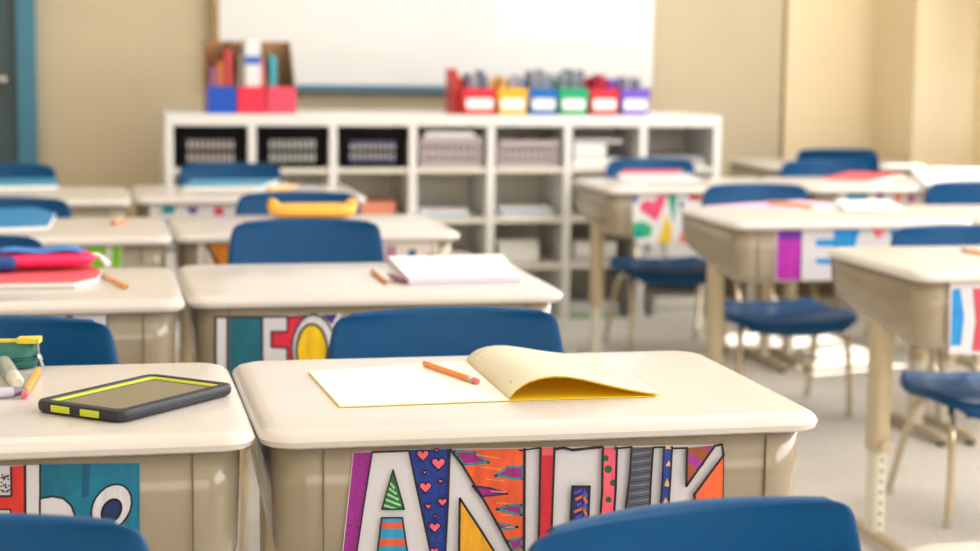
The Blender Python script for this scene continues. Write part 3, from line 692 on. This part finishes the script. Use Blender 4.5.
p.paper([(838, 192), (924, 192), (924, 236), (838, 236)], (224, 216, 216)).poly([(847, 192), (868, 192), (868, 236), (847, 236)], (0, 140, 176)).oval(880, 197, 4, 5, (120, 60, 150)).oval(898, 197, 4, 5, (230, 110, 60)).oval(911, 198, 4, 5, (200, 90, 120)).done()

# ------------------------------------------------------------------ things on the desks
DZ = DESK_H+.0006
def pencil(u0, v0, u1, v1, rgb, label, L=None, r=.0037, zoff=0, eraser=True, rz=None):
    """(u0,v0) = plain end, (u1,v1) = eraser end"""
    a, b = at(u0, v0, z=DESK_H+.004), at(u1, v1, z=DESK_H+.004); d = b-a; L = d.length; ang = math.atan2(d.y, d.x)
    o = empty('pencil', (a.x, a.y, DZ+zoff), ang); tag(o, label, 'pencil')
    pm = mat('pencil_%d_%d_%d' % rgb, rgb, .35, coat=.3)
    def hexa(x, rr=r): return [(x, rr*math.cos(k*PI/3), r+rr*math.sin(k*PI/3)) for k in range(6)]
    m = MB(); m.rings([hexa(0), hexa(L*.86)], pm); part(m, 'barrel', o)
    m = MB(); m.rings([hexa(-.0003, r*.55), hexa(.0004, r*.55)], mat('graphite_end', (70, 40, 40), .6)); part(m, 'lead', o)
    part(MB().tube([(L*.86, 0, r), (L*.93, 0, r)], r*1.02, STEEL, 10), 'ferrule', o)
    part(MB().tube([(L*.93, 0, r), (L*.985, 0, r), (L, 0, r)], [r*.96, r*.96, r*.7], mat('eraser_pink', (226, 110, 110), .7), 10), 'eraser', o)
    return o
# open notebook
def thin_sheet(m, k_):
    nt = m.node_tree; b = nt.nodes['Principled BSDF']; out = [n for n in nt.nodes if n.type == 'OUTPUT_MATERIAL'][0]
    t = nt.nodes.new('ShaderNodeBsdfTranslucent'); t.inputs[0].default_value = b.inputs['Base Color'].default_value
    mx = nt.nodes.new('ShaderNodeMixShader'); mx.inputs[0].default_value = k_
    nt.links.new(b.outputs[0], mx.inputs[1]); nt.links.new(t.outputs[0], mx.inputs[2]); nt.links.new(mx.outputs[0], out.inputs[0])
S0, S1 = at(509, 401, z=DZ), at(466, 362.5, z=DZ)     # spine near, far
L0, L1 = at(339, 407.5, z=DZ), at(308, 373, z=DZ)
Rn = at(660, 396.5, z=DZ)
CREAM = mat('page_cream', (250, 246, 232), .6); YEL = mat('cover_yellow', (252, 222, 50), .45); PYEL = mat('page_yellow', (254, 248, 226), .6); YELT = mat('cover_yellow_thin', (255, 228, 70), .5)
nb = empty('notebook', tuple(S0)); tag(nb, 'open notebook with blank pages and a yellow cover curled up, on the desk in focus', 'notebook')
rel = lambda p: Vector(p)-S0
m = MB(); q = [rel(L0), rel(S0), rel(S1), rel(L1)]; cr = rel(Rn)*.975
m.prism([(v.x, v.y) for v in q], 0, .0006, YEL); part(m, 'left_cover', nb); m = MB(); m.prism([(0, 0), (cr.x, cr.y), (cr.x+q[2].x, cr.y+q[2].y), (q[2].x, q[2].y)], 0, .0006, YEL); part(m, 'right_cover', nb)
ins = [(v.x*.997+.0004, v.y*.997+.0004) for v in q]
m = MB(); m.prism(ins, .0007, .0022, CREAM); part(m, 'left_pages', nb)
sv = rel(S1); rv = rel(Rn); LW = rv.length; rd = rv.normalized()
def arch(s):   # along the ground direction, height
    pts = [(0, 0), (.02, .006), (.06, .0125), (.12, .0185), (.20, .0228), (.29, .0245), (.38, .0238), (.50, .0195), (.64, .0130), (.78, .0070), (.90, .0028), (1, .0006)]
    for (a, b), (c, d) in zip(pts, pts[1:]):
        if s <= c: t = (s-a)/(c-a); return b+(d-b)*t
    return .0006
def curl(off, frac0=0, frac1=1, ext=1, zmul=1.0):
    rows = []
    for j in range(9):
        t = j/8; row = []
        for i in range(25):
            s_ = frac0+(frac1-frac0)*i/24
            z = arch(s_)*(1-.28*t)*zmul+off
            b = rd*(s_*LW*ext) + sv*t
            row.append((b.x - .016*t*math.sin(s_*PI), b.y, z))
        rows.append(row)
    return rows
thin_sheet(YELT, .6); thin_sheet(PYEL, .35)
m = MB(); m.grid(curl(.0014), YELT); part(m, 'curled_cover', nb, smooth=True, solid=.0007, offset=0)
m = MB(); m.grid(curl(.0030, .0, .985), PYEL); part(m, 'curled_pages', nb, smooth=True, solid=.0009, offset=0)
for t in (.12, .82):
    b = sv*t; part(MB().tube([(b.x+.007, b.y-.0015, .011), (b.x+.011, b.y+.006, .0165)], .0007, STEEL, 6), 'staple', nb)
pencil(424.5, 365.5, 478, 384, (238, 138, 54), 'orange pencil with pink eraser lying across the open notebook', zoff=.0024)

# tablet in its rugged case
ta, tb, tc_ = at(33, 412, z=DESK_H), at(121, 425, z=DESK_H), at(236, 395, z=DESK_H)
v1 = (tb-ta); v2 = (tc_-tb); Wt, Lt = v1.length, v2.length; ang = math.atan2(v2.y, v2.x); cen = (ta+tc_)/2
tb_o = empty('tablet', (cen.x, cen.y, DZ), ang); tag(tb_o, 'tablet in a rugged black case with lime green edge trim', 'tablet')
CASE = mat('case_black', (30, 34, 44), .5, bump=.2, nscale=200); LIME = mat('lime_trim', (196, 204, 44), .5)
print('tablet', Wt, Lt, ang)
hx_, hy_ = Lt/2, Wt/2; zt_ = .013
def ring(ix, z, r_=.014): return [(x, y, z) for x, y in rrect(hx_-ix, hy_-ix, max(.002, r_-ix*.5), 5)]
m = MB(); m.rings([ring(.004, 0), ring(.001, .002), ring(0, .005), ring(0, .009), ring(.0015, .0125), ring(.005, zt_), ring(.011, zt_), ring(.012, .0105)], CASE, cap=False)
m.add(ring(.004, 0), [tuple(range(len(ring(.004, 0))))[::-1]], CASE)
part(m, 'case_shell', tb_o, smooth='auto')
m = MB(); m.rings([ring(.012, .0118), ring(.0150, .0112), ring(.0165, .0100)], LIME, cap=False); part(m, 'inner_trim', tb_o)
m = MB(); m.rings([ring(.0165, .0094), ring(.0168, .0100)], mat('screen_glass', (96, 92, 70), .12, coat=.6)); part(m, 'screen', tb_o)
for s_ in (-.18, .15):
    part(MB().box((-hx_-.0003, s_*Wt*-1, .0065), (.002, Wt*.21, .0075), LIME), 'bumper_trim', tb_o, bevel=.001)

# green pencil case
def loaf(L, r_y, r_z, m_, n=14, seg=14, power=.5, x0=0):
    rings = []
    for i in range(seg+1):
        t = -1+2*i/seg; k_ = max(.04, (1-abs(t)**5))**power
        rings.append([(t*L/2+x0, r_y*k_*math.cos(a), r_z+r_z*(k_*.9+.1)*math.sin(a)) for a in [2*PI*j/n for j in range(n)]])
    return MB().rings(rings, m_)
pr_ = at(38, 371, z=DESK_H)
pc = empty('pencil_case', (pr_.x-.11, pr_.y+.045, DZ), -.05); pc.scale = (1, 1, .68); tag(pc, 'teal green zip pencil case with a yellow top edge and steel zip pull', 'pencil case')
PG = mat('pouch_green', (16, 96, 84), .6, noise=.15, nscale=60, bump=.4); PGD = mat('pouch_teal_dark', (14, 84, 92), .6); PY = mat('pouch_yellow', (240, 214, 70), .5)
rings = []
for z, hy2 in ((0, .030), (.004, .034), (.012, .036), (.018, .033), (.022, .036), (.030, .033), (.036, .024), (.041, .012), (.043, .006)):
    rings.append([(x, y, z) for x, y in rrect(.108, hy2, min(hy2*.8, .024), 4)])
part(MB().rings(rings, PG), 'pouch_body', pc, smooth='auto')
part(MB().rings([[(x, y, z) for x, y in rrect(.1095, .0365, .024, 4)] for z in (.0165, .0205)], PGD), 'zip_band', pc)
m = MB(); m.rings([[(x*.95, y, z+.003*math.cos(x*40)) for x, y in rrect(.112, .004, .003, 2)] for z in (.042, .049)], PY)
m.prism([(.085, -.010), (.112, -.016), (.114, .008), (.088, .006)], .042, .052, PY); part(m, 'top_edge', pc)
m = MB(); m.tube([(.109, -.012, .019), (.112, -.02, .022), (.114, -.026, .016)], .0035, STEEL, 8); m.tube([(.113, -.026, .018), (.117, -.034, .006)], .0022, STEEL, 8)
m.tube([(.110, -.018, .05), (.112, -.018, .022)], .0015, STEEL, 6); part(m, 'zip_pull', pc)
pencil(38, 371, 24, 396, (240, 180, 60), 'short yellow pencil with pink eraser beside the green pencil case', r=.0042)
a = at(4, 370, z=DESK_H); b = at(18, 392, z=DESK_H)
CLR = mat('clear_plastic', (226, 226, 224), .15, trans=.35)
d = b-a; o = empty('marker', (a.x, a.y, DZ), math.atan2(d.y, d.x)); tag(o, 'thick translucent capped marker lying below the green pencil case', 'marker')
part(MB().tube([(0, 0, .009), (d.length*.7, 0, .009)], .009, CLR, 14), 'barrel', o, smooth='auto'); part(MB().tube([(d.length*.7, 0, .009), (d.length*.9, 0, .009), (d.length, 0, .009)], [.0085, .0085, .006], LEGW, 14), 'cap', o, smooth='auto')
a = at(-14, 400, z=DESK_H); b = at(22, 397, z=DESK_H); d = b-a
o = empty('marker', (a.x, a.y, DZ), math.atan2(d.y, d.x)); tag(o, 'slim lilac-grey marker pointing at the pencil eraser, at the frame edge', 'marker')
LIL = mat('lilac_plastic', (196, 190, 206), .3)
part(MB().tube([(0, 0, .0062), (d.length*.75, 0, .0062)], .006, LIL, 12), 'barrel', o, smooth='auto'); part(MB().tube([(d.length*.75, 0, .0062), (d.length, 0, .0062)], [.0062, .0045], mat('lilac_dark', (130, 120, 150), .3), 12), 'cap', o, smooth='auto')

# thick notepad on the second desk
def pad(pts, h, mt, ms, name, label, cat, zoff=0, cover=None, round_=0):
    P = [at(u, v, z=DESK_H) for u, v in pts]; c = sum(P, Vector())/len(P)
    r = empty(name, (c.x, c.y, DZ+zoff)); tag(r, label, cat)
    q = [(v.x-c.x, v.y-c.y) for v in P]
    area2 = sum(q[i][0]*q[(i+1) % len(q)][1]-q[(i+1) % len(q)][0]*q[i][1] for i in range(len(q)))
    if area2 < 0: q = q[::-1]
    part(MB().prism(q, .0015 if cover else 0, h, mt, ms), 'page_block', r, bevel=.001)
    if cover: part(MB().prism([(x*1.01, y*1.01) for x, y in q], 0, .0015, cover), 'back_cover', r); part(MB().prism([(x*1.01, y*1.01) for x, y in q], h, h+.0012, cover if cover != PAPERG else mt), 'front_cover', r)
    return r
LILP = mat('page_edge_lilac', (214, 206, 226), .6)
pd = pad([(409, 285), (521, 282), (502, 259.5), (388, 262)], .010, PAPER, LILP, 'notepad', 'thick white notepad with lilac page edges and a curled mauve corner', 'notepad')
m = MB(); rows = []
for i in range(7):
    a = i/6*1.6; rows.append([(-.012*math.sin(a)*1.0+.0, t*.07, .001+.010*(1-math.cos(a))*.9) for t in (0, .5, 1)])
m.grid(rows, mat('mauve_sheet', (170, 120, 140), .6)); part(m, 'curled_corner', pd, loc=(at(411, 284, z=DESK_H).x-pd.location.x, at(411, 284, z=DESK_H).y-pd.location.y+.004, .0), rz=.25, solid=.0008, smooth=True)
pencil(386, 282, 372, 270.5, (224, 150, 70), 'tan pencil lying beside the thick white notepad')
# pink and blue pouch with folder
fo = pad([(-40, 291), (75, 289), (97, 284), (102, 277), (86, 268), (20, 262), (-40, 262)], .008, mat('folder_coral', (240, 92, 104), .5), PAPER, 'folder', 'coral red folder with a thick white edge under the pink and blue pouch', 'folder', cover=PAPER)
KID[fo.name][0].location.z = .0015
P0 = at(45, 275, z=DESK_H)
po = empty('pencil_pouch', (P0.x, P0.y, DZ+.0125), .12); tag(po, 'pink and blue fabric pencil pouch with a white tassel lying on the coral folder', 'pencil pouch')
m = loaf(.17, .045, .015, mat('pouch_pink', (240, 40, 100), .6, noise=.12, nscale=40, bump=.3)); part(m, 'pouch_body', po, smooth=True)
m = MB()
rows = [[(-.075+i*.0135, -.030+j*.014, .0350+.002*math.sin(i)-.0075*((j-2.2)/3)**2-.008*max(0, (i-9)/3)**2) for i in range(11)] for j in range(6)]
m.grid(rows, mat('pouch_blue', (64, 128, 206), .6, noise=.1, nscale=40)); part(m, 'blue_flap', po, smooth=True, solid=.002)
m = MB().box((-.085, -.01, .013), (.07, .075, .022), mat('pouch_deep_blue', (24, 76, 150), .6)); part(m, 'blue_end', po, bevel=.008)
m = MB(); random.seed(3)
for i in range(26):
    a = random.uniform(-1.2, 1.2); m.tube([(.075, .01, .02), (.085+random.random()*.012, .01+.02*math.sin(a), .018), (.098+random.random()*.012, .0+.035*math.sin(a), .006)], .0016, PAPER, 5)
part(m, 'tassel', po)
pencil(127, 287, 103, 275, (240, 170, 70), 'orange-yellow pencil lying beside the coral folder')
# third row
P0 = at(314, 219, z=DESK_H)
yo = empty('zip_pouch', (P0.x, P0.y+.03, DZ), -.02); tag(yo, 'long yellow-orange zip pouch with raised ends on the third desk', 'pencil pouch')
OY = mat('pouch_orange_yellow', (250, 184, 72), .5, noise=.08, nscale=30, bump=.3)
hl = .5*(at(358, 219, z=DESK_H)-at(270, 219, z=DESK_H)).length
part(loaf(hl*2, .035, .017, OY, power=.35), 'pouch_body', yo, smooth=True)
for s_ in (-1, 1): part(MB().tube([(s_*(hl-.012), 0, .026), (s_*(hl-.008), 0, .038), (s_*(hl-.004), 0, .046)], [.016, .012, .004], OY, 12), 'raised_corner', yo, smooth='auto')
pencil(113, 224, 124, 220.5, (236, 150, 90), 'short orange pencil on the desk with the white-edged blue folder', r=.006)
pad([(-30, 232), (48, 229.5), (56, 216), (35, 210), (-30, 212)], .006, mat('folder_sky', (40, 140, 200), .45), PAPER, 'folder', 'blue folder with a curved white edge on the third row by the door', 'folder', cover=None)
# fourth row
pad([(-30, 190.5), (58, 189), (56, 181.5), (-30, 182)], .009, mat('book_cyan', (70, 160, 196), .5), PAPER, 'book', 'pale blue and white book on the desk nearest the teal door frame', 'book')
pad([(183, 190), (262, 189), (280, 181.5), (192, 182)], .007, mat('book_cyan', (70, 160, 196), .5), PAPER, 'book', 'pale blue and white book on the desk before the black baskets', 'book')
pad([(255, 191), (283, 189), (288, 185), (262, 186)], .004, PAPER, PAPER, 'card', 'small white card beside the pale blue book', 'card')
pencil(268, 190.5, 297, 188, (244, 196, 110), 'pale yellow pencil at the right end of the row before the black baskets', r=.007)
# window side
pad([(703, 207), (790, 211), (845, 206), (800, 201)], .002, mat('sheet_pale_pink', (246, 190, 212), .6), PAPER, 'paper_sheet', 'pale pink sheet on the desk with the purple-striped poster', 'paper')
pad([(845, 212), (905, 211), (885, 202), (835, 203)], .004, PAPER, PAPER, 'paper_sheet', 'white sheet beside the pale pink one, overlapping its end', 'paper', zoff=.0025)
pencil(812, 208.5, 768, 204, (240, 180, 110), 'orange pencil on the desk with the purple-striped poster', r=.006, zoff=.0025)
pad([(818, 182), (868, 184), (905, 176), (850, 174)], .007, mat('folder_red', (240, 90, 90), .5), PAPER, 'folder', 'red folder on the desk before the light blue chair by the cream wall', 'folder')
pad([(925, 188), (1010, 190), (985, 172), (908, 170)], .012, PAPER, PAPER, 'paper_stack', 'sunlit stack of white paper at the window end of the red folder desk', 'paper')
pad([(622, 182), (700, 181), (690, 174.5), (618, 175)], .004, PAPERG, PAPER, 'folder', 'white folder lying under the pink one before the bookcase chair', 'folder')
pad([(618, 179), (680, 179), (682, 174.5), (625, 175)], .009, mat('folder_pink', (240, 80, 110), .5), PAPER, 'folder', 'pink folder on the desk in front of the white bookcase', 'folder', zoff=.006)
pencil(998, 256, 962, 250, (240, 170, 80), 'orange pencil at the frame edge on the closest window-side desk', r=.004)
